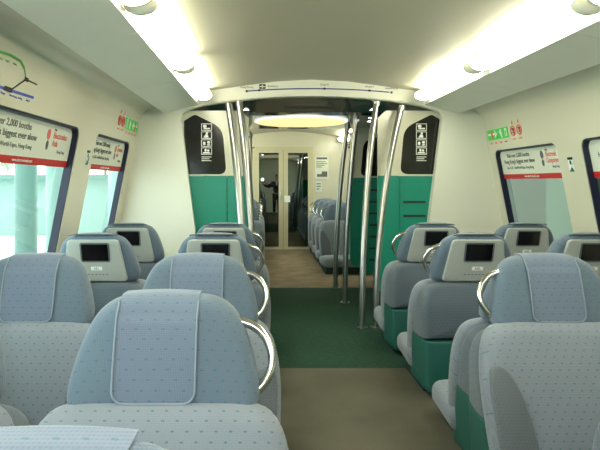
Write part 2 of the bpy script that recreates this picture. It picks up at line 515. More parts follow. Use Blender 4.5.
# dark gangway beyond the doors
mb = MB()
mb.box((DX0-.05, FY1+.07, -.05), (DX0, FY1+1.5, 2.0)); mb.box((DX1, FY1+.07, -.05), (DX1+.05, FY1+1.5, 2.0))
mb.box((DX0, FY1+1.45, -.05), (DX1, FY1+1.5, 2.0)); mb.box((DX0, FY1+.07, 1.95), (DX1, FY1+1.45, 2.0)); mb.box((DX0, FY1+.07, -.05), (DX1, FY1+1.45, 0))
tag(mb.build('wall_gangway', M['base'], smooth=False), kind='structure')
mid = .37
for i, (a, b) in enumerate(((DX0+.03, mid-.003), (mid+.003, DX1-.03))):
    ga, gb = ((-.096, .283) if i == 0 else (.46, .845))
    fr = MB(); y0, y1 = FY1-.015, FY1+.03
    fr.box((a, y0, .01), (ga, y1, DZ-.012)); fr.box((gb, y0, .01), (b, y1, DZ-.012))
    fr.box((ga, y0, .01), (gb, y1, .06)); fr.box((ga, y0, 1.865), (gb, y1, DZ-.012))
    d = fr.build('door_%d' % (i+1), M['frame'], smooth=False); tag(d, kind='structure')
    g = MB(); g.box((ga, FY1, .06), (gb, FY1+.012, 1.865)); g.build('glass_pane', M['doorglass'], d, smooth=False)
    if i == 1:
        h = MB(); h.box((mid+.02, FY1-.035, .92), (mid+.13, FY1-.016, 1.04)); h.build('door_handle', M['whiteprint'], d, smooth=False)
    else:
        h = MB(); h.tube([(mid-.045, FY1-.016, .95), (mid-.045, FY1-.045, .97), (mid-.045, FY1-.045, 1.13), (mid-.045, FY1-.016, 1.15)], .008); h.build('door_handle', M['chrome'], d)

# ------------------------------------------------------------ overhead racks and lights
def rack(s, y0, y1, label):
    root = empty('overhead_rack', (0, 0, 0)); tag(root, label, 'rack', 'overhead racks')
    # body
    b = MB(); poly = [(1.425, 2.005), (1.105, 2.062), (1.10, 2.09), (1.12, 2.125), (1.42, 2.125)]
    b.prism(poly, lambda a, z: (CX+s*a, y0, z), lambda a, z: (CX+s*a, y1, z)); b.build('rack_body', M['lip'], root, smooth=False)
    y = y1; 
    while y > y0 + .01:
        ya = max(y0, y - 1.35 + .005)
        p = MB(); poly = [(1.41, 1.962), (1.08, 2.045), (1.072, 2.07), (1.085, 2.085), (1.10, 2.065), (1.40, 2.0), (1.418, 2.0), (1.42, 1.972)]
        p.prism(poly, lambda a, z: (CX+s*a, ya, z), lambda a, z: (CX+s*a, y, z)); p.build('rack_panel', M['rack'], root, smooth=False)
        y -= 1.35
    return root
rack(-1, Y0, Y1-.02, 'long grey overhead rack along the left wall above the windows')
rack(1, Y0, Y1-.02, 'long grey overhead rack along the right wall above the windows')
rack(-1, FY0+.08, FY1, 'grey overhead rack on the left in the far cabin beyond the vestibule')
rack(1, FY0+.08, FY1, 'grey overhead rack on the right in the far cabin beyond the vestibule')

def lamp(s, ya, yb, label, far=False):
    root = empty('ceiling_light', (0, 0, 0)); tag(root, label, 'ceiling light', 'fluorescent lights in the far cabin' if far else 'fluorescent lights along the ceiling')
    cxh, cz = 1.015, 2.105
    n = 16
    def ring(y, k): return [(CX + s*(cxh + .078*k*math.cos(2*math.pi*i/n)), y, cz + .045*k*math.sin(2*math.pi*i/n)) for i in range(n)]
    def loft(rings, name, mat):
        mb = MB(); vs = [v for r_ in rings for v in r_]; fs = []
        for i in range(len(rings)-1):
            for k in range(n): fs.append((i*n+k, i*n+(k+1)%n, (i+1)*n+(k+1)%n, (i+1)*n+k))
        fs += [tuple(range(n-1, -1, -1)), tuple((len(rings)-1)*n+k for k in range(n))]
        mb.add(vs, fs); return mb.build(name, mat, root)
    loft([ring(ya+.05, 1), ring((ya+yb)/2, 1), ring(yb-.05, 1)], 'diffuser', M['farlamp' if far else 'diffuser'])
    for e, d in ((ya, 1), (yb, -1)):
        loft([ring(e, .35), ring(e+d*.006, .7), ring(e+d*.022, .96), ring(e+d*.0499, 1.01)], 'end_cap', M['endcap'])
names = {-1: 'left', 1: 'right'}
ordn = ['nearest the vestibule', 'second from the vestibule', 'third from the vestibule', 'fourth from the vestibule', 'fifth from the vestibule']
for s in (-1, 1):
    for k in range(5):
        yb = 5.43 - 1.44*k; ya = yb - 1.39
        lamp(s, ya, yb, 'long glowing fluorescent light on the %s of the ceiling, %s' % (names[s], ordn[k]))
    for k in range(2):
        yb = 11.0 - 1.55*k
        lamp(s, yb-1.4, yb, 'small glowing light on the %s ceiling of the far cabin, %s' % (names[s], 'by the end doors' if k == 0 else 'by the vestibule'), True)

# round vestibule lamp and downlights
root = empty('round_ceiling_lamp', (.42, 6.62, 1.999)); tag(root, 'large round pale yellow lamp in the metal vestibule ceiling', 'ceiling light')
def disc(r0, z0, z1, n=48):
    mb = MB(); poly = [(r0*math.cos(2*math.pi*k/n), r0*math.sin(2*math.pi*k/n)) for k in range(n)]
    mb.prism(poly, lambda u, v: (u, v, z0), lambda u, v: (u, v, z1)); return mb
disc(.50, -.026, -.0125).build('lamp_diffuser', M['disc'], root)
disc(.53, -.012, 0).build('lamp_rim', M['disc_rim'], root)
for i, (x, y) in enumerate(((-.18, 5.90), (-.22, 6.25), (-.25, 6.6), (1.10, 5.90), (1.15, 6.25), (1.2, 6.6))):
    zc = 2.04 if y < 5.95 else 1.999
    r_ = empty('downlight', (x, y, zc))
    tag(r_, 'small round downlight in the vestibule ceiling, %s of the three on the %s' % (('front', 'middle', 'rear')[i % 3], 'left' if i < 3 else 'right'), 'downlight', 'vestibule downlights')
    disc(.028, -.008, 0, 16).build('downlight_lens', M['spot'], r_)
    mb = MB(); mb.tube([(.034*math.cos(a*math.pi/8), .034*math.sin(a*math.pi/8), -.003) for a in range(17)], .006, 6, cap=False); mb.build('downlight_ring', M['steel'], r_)

root = empty('ceiling_vent', (.46, 5.84, 2.063), 0); tag(root, 'narrow dark vent slot in the vestibule ceiling in front of the round lamp', 'vent')
mb = MB(); mb.box((-.25, -.03, -.012), (.25, .03, .004)); v_ = mb.build('vent_slot', M['seam'], root, smooth=False); v_.rotation_euler = (-.35, 0, 0)
# ------------------------------------------------------------ route diagram on the header
root = empty('route_diagram', (CX, 5.57, 2.2)); tag(root, 'arched cream header panel with line diagram over the vestibule opening', 'sign')
mb = MB()
def arc(a): return -.0695*(a/1.0)**2
N = 24
top = [(-1.0 + 2*k/N) for k in range(N+1)]
poly = [(a, arc(a)*1.0 + -.075) for a in top] + [(a, arc(a) + .085) for a in reversed(top)]
mb.prism(poly, lambda u, v: (u, -.012, v), lambda u, v: (u, .008, v)); mb.build('header_panel', M['white'], root, smooth=False)
mb = MB()
def band(mb, fa, x0, x1, th, y=-.0135, n=24, d=.0015):
    us = [x0 + (x1-x0)*k/n for k in range(n+1)]
    poly = [(a, fa(a)-th/2) for a in us] + [(a, fa(a)+th/2) for a in reversed(us)]
    mb.prism(poly, lambda u, v: (u, y, v), lambda u, v: (u, y+d, v))
band(mb, lambda a: arc(a)*.9-.005, -.62, .74, .011); mb.build('route_line', M['blue'], root, smooth=False)
stn = [(-.62, 'Hong Kong'), (-.5, 'Kowloon'), (.12, 'Tsing Yi'), (.55, 'Airport'), (.76, 'AsiaWorld')]
for a, t in stn:
    mb = MB(); mb.box((a-.010, -.0150, arc(a)*.9-.015), (a+.010, -.0136, arc(a)*.9+.005)); mb.build('station_mark', M['black'], root, smooth=False)
mb = MB(); mb.box((-.50, -.015, .01+arc(.5)), (-.44, -.0136, .055+arc(.5))); mb.build('interchange_mark', M['black'], root, smooth=False)
mb = MB(); mb.box((-.495, -.0163, .027+arc(.5)), (-.445, -.0151, .036+arc(.5))); mb.box((-.474, -.0163, .015+arc(.5)), (-.466, -.0151, .05+arc(.5))); mb.build('interchange_cross', M['whiteprint'], root, smooth=False)
for a, t in stn:
    text(t, .027, M['black'], root, (a if a != -.5 else -.37, -.0140, arc(a)*.9+.025), (1, 0, 0), (0, 0, 1), align='CENTER')

# ------------------------------------------------------------ draught screens in the vestibule
def screen(s, y, label, slots, group='draught screens of the vestibule'):
    root = empty('draught_screen', (CX + (.05 if s < 0 else 0), y, 0)); tag(root, label, 'screen', group)
    f = (lambda d: (lambda u, v: (s*u, d, v)))
    t0, t1 = 0, .035
    # frame upper with a glass opening: outer shape minus rounded window, built as a ring
    outer = [(.655, 1.365), (1.30, 1.365), (1.30, 2.0), (.73, 2.0), (.655, 1.93)]
    px_ = .87 if y < 6.5 else .79
    inner_c = [(px_, 1.38, .08), (1.285, 1.38, .005), (1.285, 1.90, .005), (1.18, 1.965, .03), (px_+.04, 1.83, .1)]
    inner = rpoly(inner_c, 6, .5)
    # polar matching around centre
    c = (1.07, 1.64)
    import bisect
    def ray(poly, ang):
        dx, dz = math.cos(ang), math.sin(ang); best = None
        for i in range(len(poly)):
            (x1, z1), (x2, z2) = poly[i], poly[(i+1) % len(poly)]
            ex, ez = x2-x1, z2-z1; den = dx*ez - dz*ex
            if abs(den) < 1e-9: continue
            tt = ((x1-c[0])*ez - (z1-c[1])*ex)/den; uu = ((x1-c[0])*dz - (z1-c[1])*dx)/den
            if tt > 0 and -1e-6 <= uu <= 1+1e-6 and (best is None or tt < best): best = tt
        return (c[0]+dx*best, c[1]+dz*best)
    angs = sorted(set([math.atan2(z-c[1], x-c[0]) for x, z in outer+inner]))
    oo = [ray(outer, a) for a in angs]; ii = [ray(inner, a) for a in angs]; n = len(angs)
    mb = MB(); vs = []
    for d in (t0, t1): vs += [f(d)(*p) for p in oo] + [f(d)(*p) for p in ii]
    fs = []
    for k in range(n):
        k2 = (k+1) % n
        fs += [(k, k2, n+k2, n+k), (2*n+k2, 2*n+k, 3*n+k, 3*n+k2), (k, 2*n+k, 2*n+k2, k2), (n+k, n+k2, 3*n+k2, 3*n+k)]
    mb.add(vs, fs); mb.build('screen_frame', M['wall'], root, smooth=False)
    g = MB(); g.prism(inner, f(.008), f(.028)); g.build('screen_pane', M['darkglass'], root, smooth=False)
    # green lower panels
    lo = MB(); poly = rpoly([(.655, .22, .09), (.655, 1.362, .01), (.86, 1.362, .01), (.86, .22, .02)], 5, .5)
    lo.prism(poly, f(-.012), f(.04)); lo.build('edge_panel', M['green'], root)
    lo = MB(); poly = [(.868, .12), (.868, 1.362), (1.30, 1.362), (1.30, .12)]
    lo.prism(poly, f(.004), f(.034)); lp = lo.build('lower_panel', M['green'], root, smooth=False)
    for z in slots:
        sl = MB(); sl.prism(rrect(.90, 1.12, z-.011, z+.011, .01, 3), f(-.002), f(.0045)); sl.build('slot', M['slot'], lp)
    for zz in (.30, 1.75):
        br = MB(); br.tube([(s*.66, .015, zz), (s*.62, .0, zz)], .012, 8); br.build('bracket', M['steel'], root)
screen(-1, 5.68, 'green and smoked glass screen on the left, at the near side of the vestibule', [])
screen(1, 5.68, 'green and smoked glass screen on the right, at the near side of the vestibule', [1.11, .975])
screen(-1, 7.52, 'green and smoked glass screen on the left, at the far side of the vestibule', [.7, .8, .9, 1.0, 1.1, 1.2])
screen(1, 7.52, 'green and smoked glass screen on the right, at the far side of the vestibule', [.3, .45, .6, .75, .9, 1.05, 1.2])

# safety stickers
def pictogram(s, x0, y, label):
    root = empty('safety_sticker', (x0, y, 1.70)); tag(root, label, 'sticker', 'safety stickers on the screens')
    mb = MB(); W, H = .052, .09
    def bx(a, b, c_, d, dd=0): mb.box((a, -.001-dd, c_), (b, 0-dd, d))
    out = MB()
    for k in range(4):
        z1 = .175 - k*.078; z0 = z1 - .07
        for (a, b, c_, d) in ((-W, W, z0, z0+.006), (-W, W, z1-.006, z1), (-W, -W+.006, z0, z1), (W-.006, W, z0, z1)):
            out.box((a, -.001, c_), (b, 0, d))
        ic = MB()
        if k == 0: polys = [rrect(-.035, .0, z0+.03, z0+.058, .008, 3), rrect(-.03, .035, z0+.014, z0+.028, .005, 2)]
        elif k == 1: polys = [rrect(-.008, .014, z0+.044, z0+.062, .008, 3), [(-.03, z0+.012), (.02, z0+.012), (.012, z0+.042), (-.012, z0+.042)]]
        elif k == 2: polys = [rrect(-.035, -.01, z0+.015, z0+.05, .01, 3), rrect(.005, .035, z0+.03, z0+.055, .01, 3), rrect(.005, .035, z0+.012, z0+.024, .004, 2)]
        else: polys = [[(-.04, z0+.012), (.04, z0+.012), (.03, z0+.026), (-.03, z0+.026)], rrect(-.02, .0, z0+.03, z0+.058, .009, 3), rrect(.006, .026, z0+.03, z0+.052, .009, 3)]
        for p in polys: ic.prism(p, lambda u, v: (u, -.0018, v), lambda u, v: (u, -.0002, v))
        ic.build('pictogram', M['whiteprint'], root, smooth=False)
    for k in range(3):
        z = -.15 - k*.018; out.box((-W+.004, -.001, z-.004), (W-.004-.02*(k % 2), 0, z+.003))
    out.build('sticker_border', M['whiteprint'], root, smooth=False)
pictogram(-1, -.56, 5.685, 'tall black and white pictogram sticker on the left smoked glass screen')
pictogram(1, 1.535, 5.685, 'tall black and white pictogram sticker on the right smoked glass screen')

# ------------------------------------------------------------ grab poles
def pole(xb, yb, xt, yt, zt, label, r=.029):
    root = empty('grab_pole', (xb, yb, 0)); tag(root, label, 'pole', 'curved steel grab poles')
    pts = []
    for k in range(21):
        t = k/20
        pts.append(((xt-xb)*t**1.9, (yt-yb)*t**1.4, .004 + (zt-.004)*t))
    mb = MB(); mb.tube(pts, r, 16); mb.build('pole_tube', M['steel'], root)
    fl = disc(.05, 0, .012, 24); fl.build('floor_flange', M['steel'], root)
    tf = MB(); tf.tube([(xt-xb, yt-yb, zt-.04), (xt-xb, yt-yb, zt)], .036, 14); tf.build('ceiling_socket', M['steel'], root)
pole(1.00, 5.22, 1.31, 5.55, 2.03, 'curved steel pole nearest the right draught screen, rising behind the seats')
pole(.876, 5.20, 1.07, 5.55, 2.07, 'curved steel pole on the right, frontmost of those standing clear in the aisle')
pole(.874, 6.29, 1.00, 6.32, 1.998, 'curved steel pole on the right in the middle of the vestibule')
pole(.876, 7.15, 1.03, 7.20, 1.998, 'thin looking curved steel pole on the right at the far end of the vestibule')
pole(-.17, 5.22, -.335, 5.55, 2.05, 'curved steel pole nearest the left draught screen, outermost on the left', .035)
pole(-.095, 5.27, -.235, 5.55, 2.07, 'curved steel pole on the left, just inside the outermost left pole', .034)
pole(-.13, 6.29, -.20, 6.32, 1.998, 'curved steel pole on the left in the middle of the vestibule')
pole(-.13, 7.15, -.22, 7.20, 1.998, 'curved steel pole on the left at the far end of the vestibule')

# ------------------------------------------------------------ seats
def lean(z): return .33*(z - .3)
HEAD_O = rpoly([(-.235, .690, .05), (-.262, .745, .07), (-.215, .92, .12), (-.15, .988, .07), (0, .995, .1), (.15, .988, .07), (.215, .92, .12), (.262, .745, .07), (.235, .690, .05), (0, .683, .1)], 5, .05)
HT, HB, HR = .12, .016, .045
def hmap(u, v, w_): return (u, lean(v)*.9 + .022 + w_, v)
def bmap(w0):
    def f(u, v, w_):
        lum = -.012*math.cos((v-.45)*6) - .03*(u/.33)**2*0 
        return (u, lean(v) + w0 + w_ + lum*0.6, v)
    return f
CACHE = {}
def cached(key, fn):
    if key not in CACHE: CACHE[key] = fn()
    return CACHE[key]
def me_head():
    v, f = pillow(HEAD_O, HT, HR, HB, .010, hmap, c=(0, .85)); return mesh('headrest', v, f, M['head'], angle=70)
def me_back(dz=0):
    o = rpoly([(-.325, .16, .05), (-.345, .42, .1), (-.343, .58, .1), (-.305, .70+dz, .09), (-.20, .722+dz, .05), (0, .725+dz, .05), (.20, .722+dz, .05), (.305, .70+dz, .09), (.343, .58, .1), (.345, .42, .1), (.325, .16, .05)], 5, .05)
    v, f = pillow(o, .12, .05, .014, 0, bmap(-.045), c=(0, .44)); return mesh('backrest', v, f, M['body'], angle=70)
def smap(u, v, w_):
    """shell behind the pad: leaning in front, upright at the rear"""
    q = w_/.1 + .5
    front = lean(v) - .01
    back = .272 if v < .55 else .272 - .16*(v-.55)
    return (u*(1 - .05*max(0, min(1, q))), front + (back-front)*q, v)
def me_shell():
    o = rpoly([(-.332, .358, .005), (-.335, .58, .1), (-.295, .672, .1), (-.19, .690, .04), (.19, .690, .04), (.295, .672, .1), (.335, .58, .1), (.332, .358, .005)], 5, .05)
    v, f = pillow(o, .10, .03, 0, .01, smap, c=(0, .5)); return mesh('back_shell', v, f, M['back'], angle=70)
def me_kick():
    o = rpoly([(-.315, .035, .03), (-.330, .353, .005), (.330, .353, .005), (.315, .035, .03)], 4, .06)
    v, f = pillow(o, .10, .018, 0, .0, smap, c=(0, .2)); return mesh('kick_panel', v, f, M['greendark'], angle=60)
def me_cushion():
    o = rpoly([(-.34, -.42, .10), (.34, -.42, .10), (.342, .0, .04), (-.342, .0, .04)], 6, .06)
    def mp(u, v, w_): return (u, v, .165 - w_ + .03*(-v)/.5 - (.03*max(0, -v-.33)/.1))
    v, f = pillow(o, .14, .055, .012, 0, mp, c=(0, -.21)); return mesh('seat_cushion', v, f, M['body'], angle=70)
def me_base():
    mb = MB(); mb.prism([(-.33, 0), (.12, 0), (.12, .11), (-.36, .11)], lambda y, z: (-.28, y, z), lambda y, z: (.28, y, z))
    return mb.me('seat_base', M['base'], smooth=False)
def me_bolster(s):
    o = rpoly([(s*.315, .20, .02), (s*.333, .52, .04), (s*.32, .60, .04), (s*.255, .585, .08), (s*.195, .44, .08), (s*.165, .20, .01)], 5, .05)
    if s > 0: o = list(reversed(o))
    v, f = pillow(o, .036, .014, .008, 0, bmap(-.110), inner=(0, .35, .7)); return mesh('side_bolster', v, f, M['bolster'], angle=60)
FH = .107
def fpt(u, v, off=.004):
    """point on the draped cover; v is height on the front, above .975 it wraps over the top"""
    if v <= .945:
        s2 = min(1, (u/.25)**2 + ((v-.85)/.17)**2)
        x, y, z = hmap(u, v, -(HT/2 + HB*(1-s2)*.95 + off)); return (x, y, z)
    t = (v - .945)/.045
    a = min(t, 1.9)*math.pi/2
    rr = .050
    zc = .992 - rr - .006*(u/.12)**2
    yc = -(HT/2) + rr - off
    w_ = yc - rr*math.cos(a); z = zc + (rr + off + .003)*math.sin(a)
    if t > 1: w_ = yc + (t-1)*.045; z = zc + rr + off + .003 - (t-1)*.002
    return hmap(u, z, w_)
def me_cover():
    rows = []; r = .03; v0 = .738
    vs_ = [v0 + d for d in (0, .004, .010, .018, .03)] + [v0 + .03 + .012*k for k in range(1, 16)] + [.945 + .0075*k for k in range(1, 15)]
    nu = 14
    for v in vs_:
        dv = v - v0
        h = FH if dv >= r else FH - r + math.sqrt(max(0, r*r - (r-dv)**2))
        rows.append([fpt(-h + 2*h*k/nu, v) for k in range(nu+1)])
    V = [p for rw in rows for p in rw]; F = []
    n = nu+1
    for i in range(len(rows)-1):
        for k in range(nu): F.append((i*n+k, i*n+k+1, (i+1)*n+k+1, (i+1)*n+k))
    # thickness by an inner copy
    b = len(V); V2 = [(p[0], p[1]+.003, p[2]-.002) for p in V]; V += V2
    F2 = [tuple(b+i for i in reversed(f)) for f in F]
    rim = [(k, k+1) for k in range(nu)] + [((i)*n+nu, (i+1)*n+nu) for i in range(len(rows)-1)] + [((len(rows)-1)*n+k+1, (len(rows)-1)*n+k) for k in range(nu-1, -1, -1)] + [((i+1)*n, i*n) for i in range(len(rows)-2, -1, -1)]
    F3 = [(a, b+a, b+c, c) for a, c in rim]
    return mesh('headrest_cover', V, F+F2+F3, M['cover'], angle=70)
def me_piping():
    pts = []; r = .03; v0 = .738
    for k in range(16, -1, -1): pts.append(fpt(-FH, v0 + r + (.97-v0-r)*k/16, .007))
    for k in range(1, 7):
        a = math.pi/2*k/6; pts.append(fpt(-FH + r - r*math.cos(a), v0 + r - r*math.sin(a), .007))
    for k in range(1, 9): pts.append(fpt((FH-r)*(-1+2*k/9), v0, .007))
    for k in range(0, 7):
        a = math.pi/2*(1-k/6); pts.append(fpt(FH - r + r*math.cos(a), v0 + r - r*math.sin(a), .007))
    for k in range(1, 17): pts.append(fpt(FH, v0 + r + (.97-v0-r)*k/16, .007))
    mb = MB(); mb.tube(pts, .0028, 6); return mb.me('piping', M['piping'])
def me_handle(s):
    ctrl = [(.125, .918), (.17, .921), (.21, .917), (.246, .902), (.273, .875), (.288, .842), (.289, .810), (.276, .778), (.256, .752), (.225, .735)]
    pts = [Vector((s*a, hmap(0, z, 0)[1]+.0, z)) for a, z in ctrl]
    sm = []
    for i in range(len(pts)-1):
        p0, p1, p2, p3 = pts[max(i-1, 0)], pts[i], pts[i+1], pts[min(i+2, len(pts)-1)]
        for k in range(4):
            t = k/4
            sm.append(.5*((2*p1) + (-p0+p2)*t + (2*p0-5*p1+4*p2-p3)*t*t + (-p0+3*p1-3*p2+p3)*t**3))
    sm.append(pts[-1])
    mb = MB(); mb.tube(sm, .0125, 12); return mb.me('grab_handle', M['chrome'])
def me_panel():
    o = rpoly([(-.195, .700, .03), (-.152, .962, .025), (.152, .962, .025), (.195, .700, .03)], 5, .05)
    v, f = pillow(o, .03, .010, 0, .0, lambda u, v, w_: hmap(u, v, HT/2 + .006 + w_), c=(0, .85), inner=(0, .5)); return mesh('screen_panel', v, f, M['grey_shell'], angle=50)
def pz(off): return lambda u, v: hmap(u, v, HT/2 + .021 + off)
def me_bezel():
    mb = MB(); mb.prism(rrect(-.098, .078, .824, .943, .012, 3), pz(-.002), pz(.0035)); return mb.me('screen_bezel', M['lip'], smooth=False)
def me_screen():
    mb = MB(); mb.prism(rrect(-.088, .068, .833, .934, .004, 2), pz(.0), pz(.0055)); return mb.me('screen', M['screen'], smooth=False)
def me_badge():
    mb = MB(); mb.prism(rrect(-.045, .022, .772, .795, .004, 2), pz(-.001), pz(.0016)); return mb.me('badge', M['whiteprint'], smooth=False)
def me_grille():
    mb = MB()
    for k in range(7): mb.prism(rrect(-.078+.022*k, -.066+.022*k, .743, .748, .002, 2), pz(-.001), pz(.0012))
    return mb.me('speaker_grille', M['lip'], smooth=False)
def me_cap():
    mb = MB(); pts = [hmap(a, .992 - .25*max(0, abs(a)-.11)**1.1, .055) for a in [(-.145 + .29*k/12) for k in range(13)]]
    mb.tube(pts, .0045, 8); return mb.me('top_moulding', M['lip'])
def me_latch():
    mb = MB(); mb.box((-.335, .03, .42), (-.318, .055, .50)); return mb.me('latch', M['steel'], smooth=False)

def seat(x, y, facing_us, handle, label, group, lower=0, screen_on=True, simple=False):
    rz = 0 if facing_us else math.pi
    yy = y - hmap(0, 1, -HT/2)[1] if facing_us else y + hmap(0, 1, HT/2)[1]
    root = empty('train_seat', (x, yy, -lower), rz); tag(root, label, 'seat', group)
    P = lambda nm, key, fn, par=root: link(nm, cached(key, fn), par)
    P('seat_base', 'base', me_base)
    P('seat_cushion', 'cushion', me_cushion)
    P('backrest', 'back%d' % facing_us, lambda: me_back(.014 if facing_us else -.022))
    P('back_shell', 'shell', me_shell)
    P('kick_panel', 'kick', me_kick)
    h = P('headrest', 'head', me_head)
    if facing_us:
        for s in (-1, 1): P('side_bolster', 'bolster%d' % s, lambda: me_bolster(s))
        c = P('headrest_cover', 'cover', me_cover)
        P('piping', 'piping', me_piping, c)
    else:
        c = P('headrest_cover', 'cover', me_cover)
        if screen_on:
            p = P('screen_panel', 'panel', me_panel)
            P('screen_bezel', 'bezel', me_bezel, p); P('screen', 'screen', me_screen, p)
            b = P('badge', 'badge', me_badge, p); P('speaker_grille', 'grille', me_grille, p)
            P('top_moulding', 'cap', me_cap)
            if 'badge_text' not in CACHE:
                q = text('AEL', .022, M['ink'], p, (0, 0, 0), (-1, 0, 0), (0, 0, 1), align='CENTER')
                CACHE['badge_text'] = q.data
            else:
                q = bpy.data.objects.new('lettering', CACHE['badge_text']); COL.objects.link(q); q.parent = p
            o_ = pz(.0022)(-.0115, .776)
            a = Vector((-1, 0, 0)); u = Vector((0, lean(1)*.9-lean(0)*.9, 1)).normalized(); n = a.cross(u)
            q.matrix_local = Matrix(((a.x, u.x, n.x, o_[0]), (a.y, u.y, n.y, o_[1]), (a.z, u.z, n.z, o_[2]), (0, 0, 0, 1)))
    if handle:
        s = handle if facing_us else -handle
        P('grab_handle', 'handle%d' % s, lambda: me_handle(s))
    return root

D = dict(Z=.635, A=1.58, B=2.45, B2=2.60, C=3.47, D=4.34)
LA, LW, RA_, RW = -.30, -1.02, 1.275, 1.965
gF = 'seats facing the camera'; gA = 'screen-backed seats facing away'
seat(-.265, D['Z'], True, 1, 'pale blue-grey train seat cut off at the bottom left corner, closest to the camera', gF)
seat(-.267, D['A'], True, 1, 'large grey train seat at bottom left with full headrest cover and chrome handle', gF)
for c_ in [o for o in COL.objects if o.name.startswith('headrest_cover') and abs(o.parent.location.x + .267) < .001]: c_.location.x = -.018
seat(-.96, D['A'], True, 0, 'grey window seat at the bottom left edge, only its rounded shoulder in view', gF)
seat(-.278, D['B'], True, 1, 'grey aisle seat directly behind the large front left seat, headrest cover seen above it', gF)
seat(-.968, D['B'], True, 0, 'grey left window seat with blue-grey headrest cover, cut by the left edge', gF)
seat(1.245, D['A'], True, -1, 'grey seat at the bottom right corner, only its shoulder edge in view', gF)
seat(1.20, D['B'], True, -1, 'large grey right aisle seat facing forward with headrest cover and dark side bolster', gF)
seat(1.89, D['B'], True, 0, 'grey window seat beside the large right aisle seat, cut by the right edge', gF)
gB = 'seats back to back with the front seats'
seat(LA, D['B2'], False, 0, 'grey left aisle seat turned away, back to back with the second left aisle seat', gB, .045, False)
seat(1.27, D['B2'], False, 0, 'grey seat turned away with green lower shell, back to back with the large right seat', gB, .045, False)
for nm, xa, xw, h in (('left', LA, LW, 1), ('right', RA_, RW, -1)):
    seat(xa, D['C'], False, h, 'grey %s aisle seat with a screen in its headrest, second row from the vestibule' % nm, gA)
    seat(xw, D['C'], False, 0, 'grey %s window seat with a screen in its headrest, second row from the vestibule' % nm, gA)
    seat(xa, D['D'], False, h, 'grey %s aisle seat with a headrest screen, in the row nearest the vestibule' % nm, gA)
    seat(xw, D['D'], False, 0, 'grey %s window seat with a headrest screen, in the row nearest the vestibule' % nm, gA)
rowname = ['front', 'second', 'third', 'rearmost']
for k, y in enumerate((8.75, 9.46, 10.17, 10.88)):
    seat(1.15, y, True, -1, 'beige-grey aisle seat on the right of the far cabin, %s row' % rowname[k], 'seats in the far cabin')
    seat(1.845, y, True, 0, 'beige-grey window seat on the right of the far cabin, %s row' % rowname[k], 'seats in the far cabin')
    seat(-.33, y, True, 1, 'grey aisle seat on the left of the far cabin, %s row' % rowname[k], 'seats in the far cabin')

# ------------------------------------------------------------ advertisements on the window heads
def banner(s, a, b, wt, lines, logo, label, strip='www.electronicsasia.com'):
    """printed strip stuck to the top of a window pane; reads left to right from inside"""
    zt, zb, zr = wt-.012, wt-.222, wt-.264
    off = .043
    root = empty('advertising_banner', (0, 0, 0)); tag(root, label, 'banner', 'advertisements on the windows')
    y0, y1 = a+.013, b-.013
    def pnl(z0, z1, nm, m, o0=off):
        mb = MB(); mb.prism([(y0, z0), (y1, z0), (y1, z1), (y0, z1)], lambda y, z: (wx(s, z, o0), y, z), lambda y, z: (wx(s, z, o0+.003), y, z))
        return mb.build(nm, m, root, smooth=False)
    pnl(zb, zt, 'printed_panel', M['paper']); pnl(zr, zb, 'red_strip', M['red'])
    up = Vector((-s*.195, 0, 1)).normalized()
    xd = Vector((0, 1, 0)) if s < 0 else Vector((0, -1, 0))
    L = y1 - y0
    def pt(t, z): # t from reader's left 0..1
        y = y0 + L*t if s < 0 else y1 - L*t
        return (wx(s, z, off-.0015), y, z)
    text(lines[0], .052, M['ink'], root, pt(.33, zt-.062), xd, up, align='CENTER', sx=L/1.25, bold=.0006)
    text(lines[1], .052, M['ink'], root, pt(.33, zt-.115), xd, up, align='CENTER', sx=L/1.25, bold=.0006)
    text(lines[2], .034, M['ink'], root, pt(.33, zt-.165), xd, up, align='CENTER', sx=L/1.25)
    text('Fairs', .022, M['black'], root, pt(.77, zt-.035), xd, up)
    text(logo[0], .056, M['redink'], root, pt(.77, zt-.080), xd, up, sx=.72*L/1.1, bold=.0006)
    text(logo[1], .056, M['redink'], root, pt(.77, zt-.128), xd, up, sx=.72*L/1.1, bold=.0006)
    text('Hong Kong', .028, M['ink'], root, pt(.84, zt-.168), xd, up, sx=.8*L/1.1)
    text(strip, .026, M['whiteprint'], root, pt(.5, zb-.028), xd, up, align='CENTER')
    # tall figure mark beside the red words
    for nm, m, c0, c1, w0 in (('figure_mark', M['redink'] if s < 0 else M['ink'], .03, .095, .026), ('figure_mark', M['ink'], .098, .155, .019)):
        mb = MB(); n = 16; yc = pt(.715, 0)[1]; zc = zt - (c0+c1)/2; hz = (c1-c0)/2
        poly = [(yc + w0*math.cos(2*math.pi*k/n), zc + hz*math.sin(2*math.pi*k/n)) for k in range(n)]
        mb.prism(poly, lambda y, z: (wx(s, z, off-.002), y, z), lambda y, z: (wx(s, z, off-.0002), y, z)); mb.build(nm, m, root, smooth=False)
l1 = ['Visit over 2,000 booths', "Hong Kong's biggest ever show", 'Oct 13-16 - AsiaWorld-Expo, Hong Kong']
banner(-1, *WINS[-1][3], WT[-1], l1, ('Electronics', 'Fair'), 'white advertisement with red strip on the left window nearer the vestibule')
banner(-1, *WINS[-1][2], WT[-1], l1, ('Electronics', 'Asia'), 'wide white advertisement with red strip on the left window cut by the frame')
banner(1, *WINS[1][3], WT[1], l1, ('Electronic', 'Components'), 'white advertisement with red strip on the right window nearer the vestibule')
banner(1, *WINS[1][2], WT[1], l1, ('Electronics', 'Asia'), 'white advertisement with red strip on the right window cut by the frame edge')

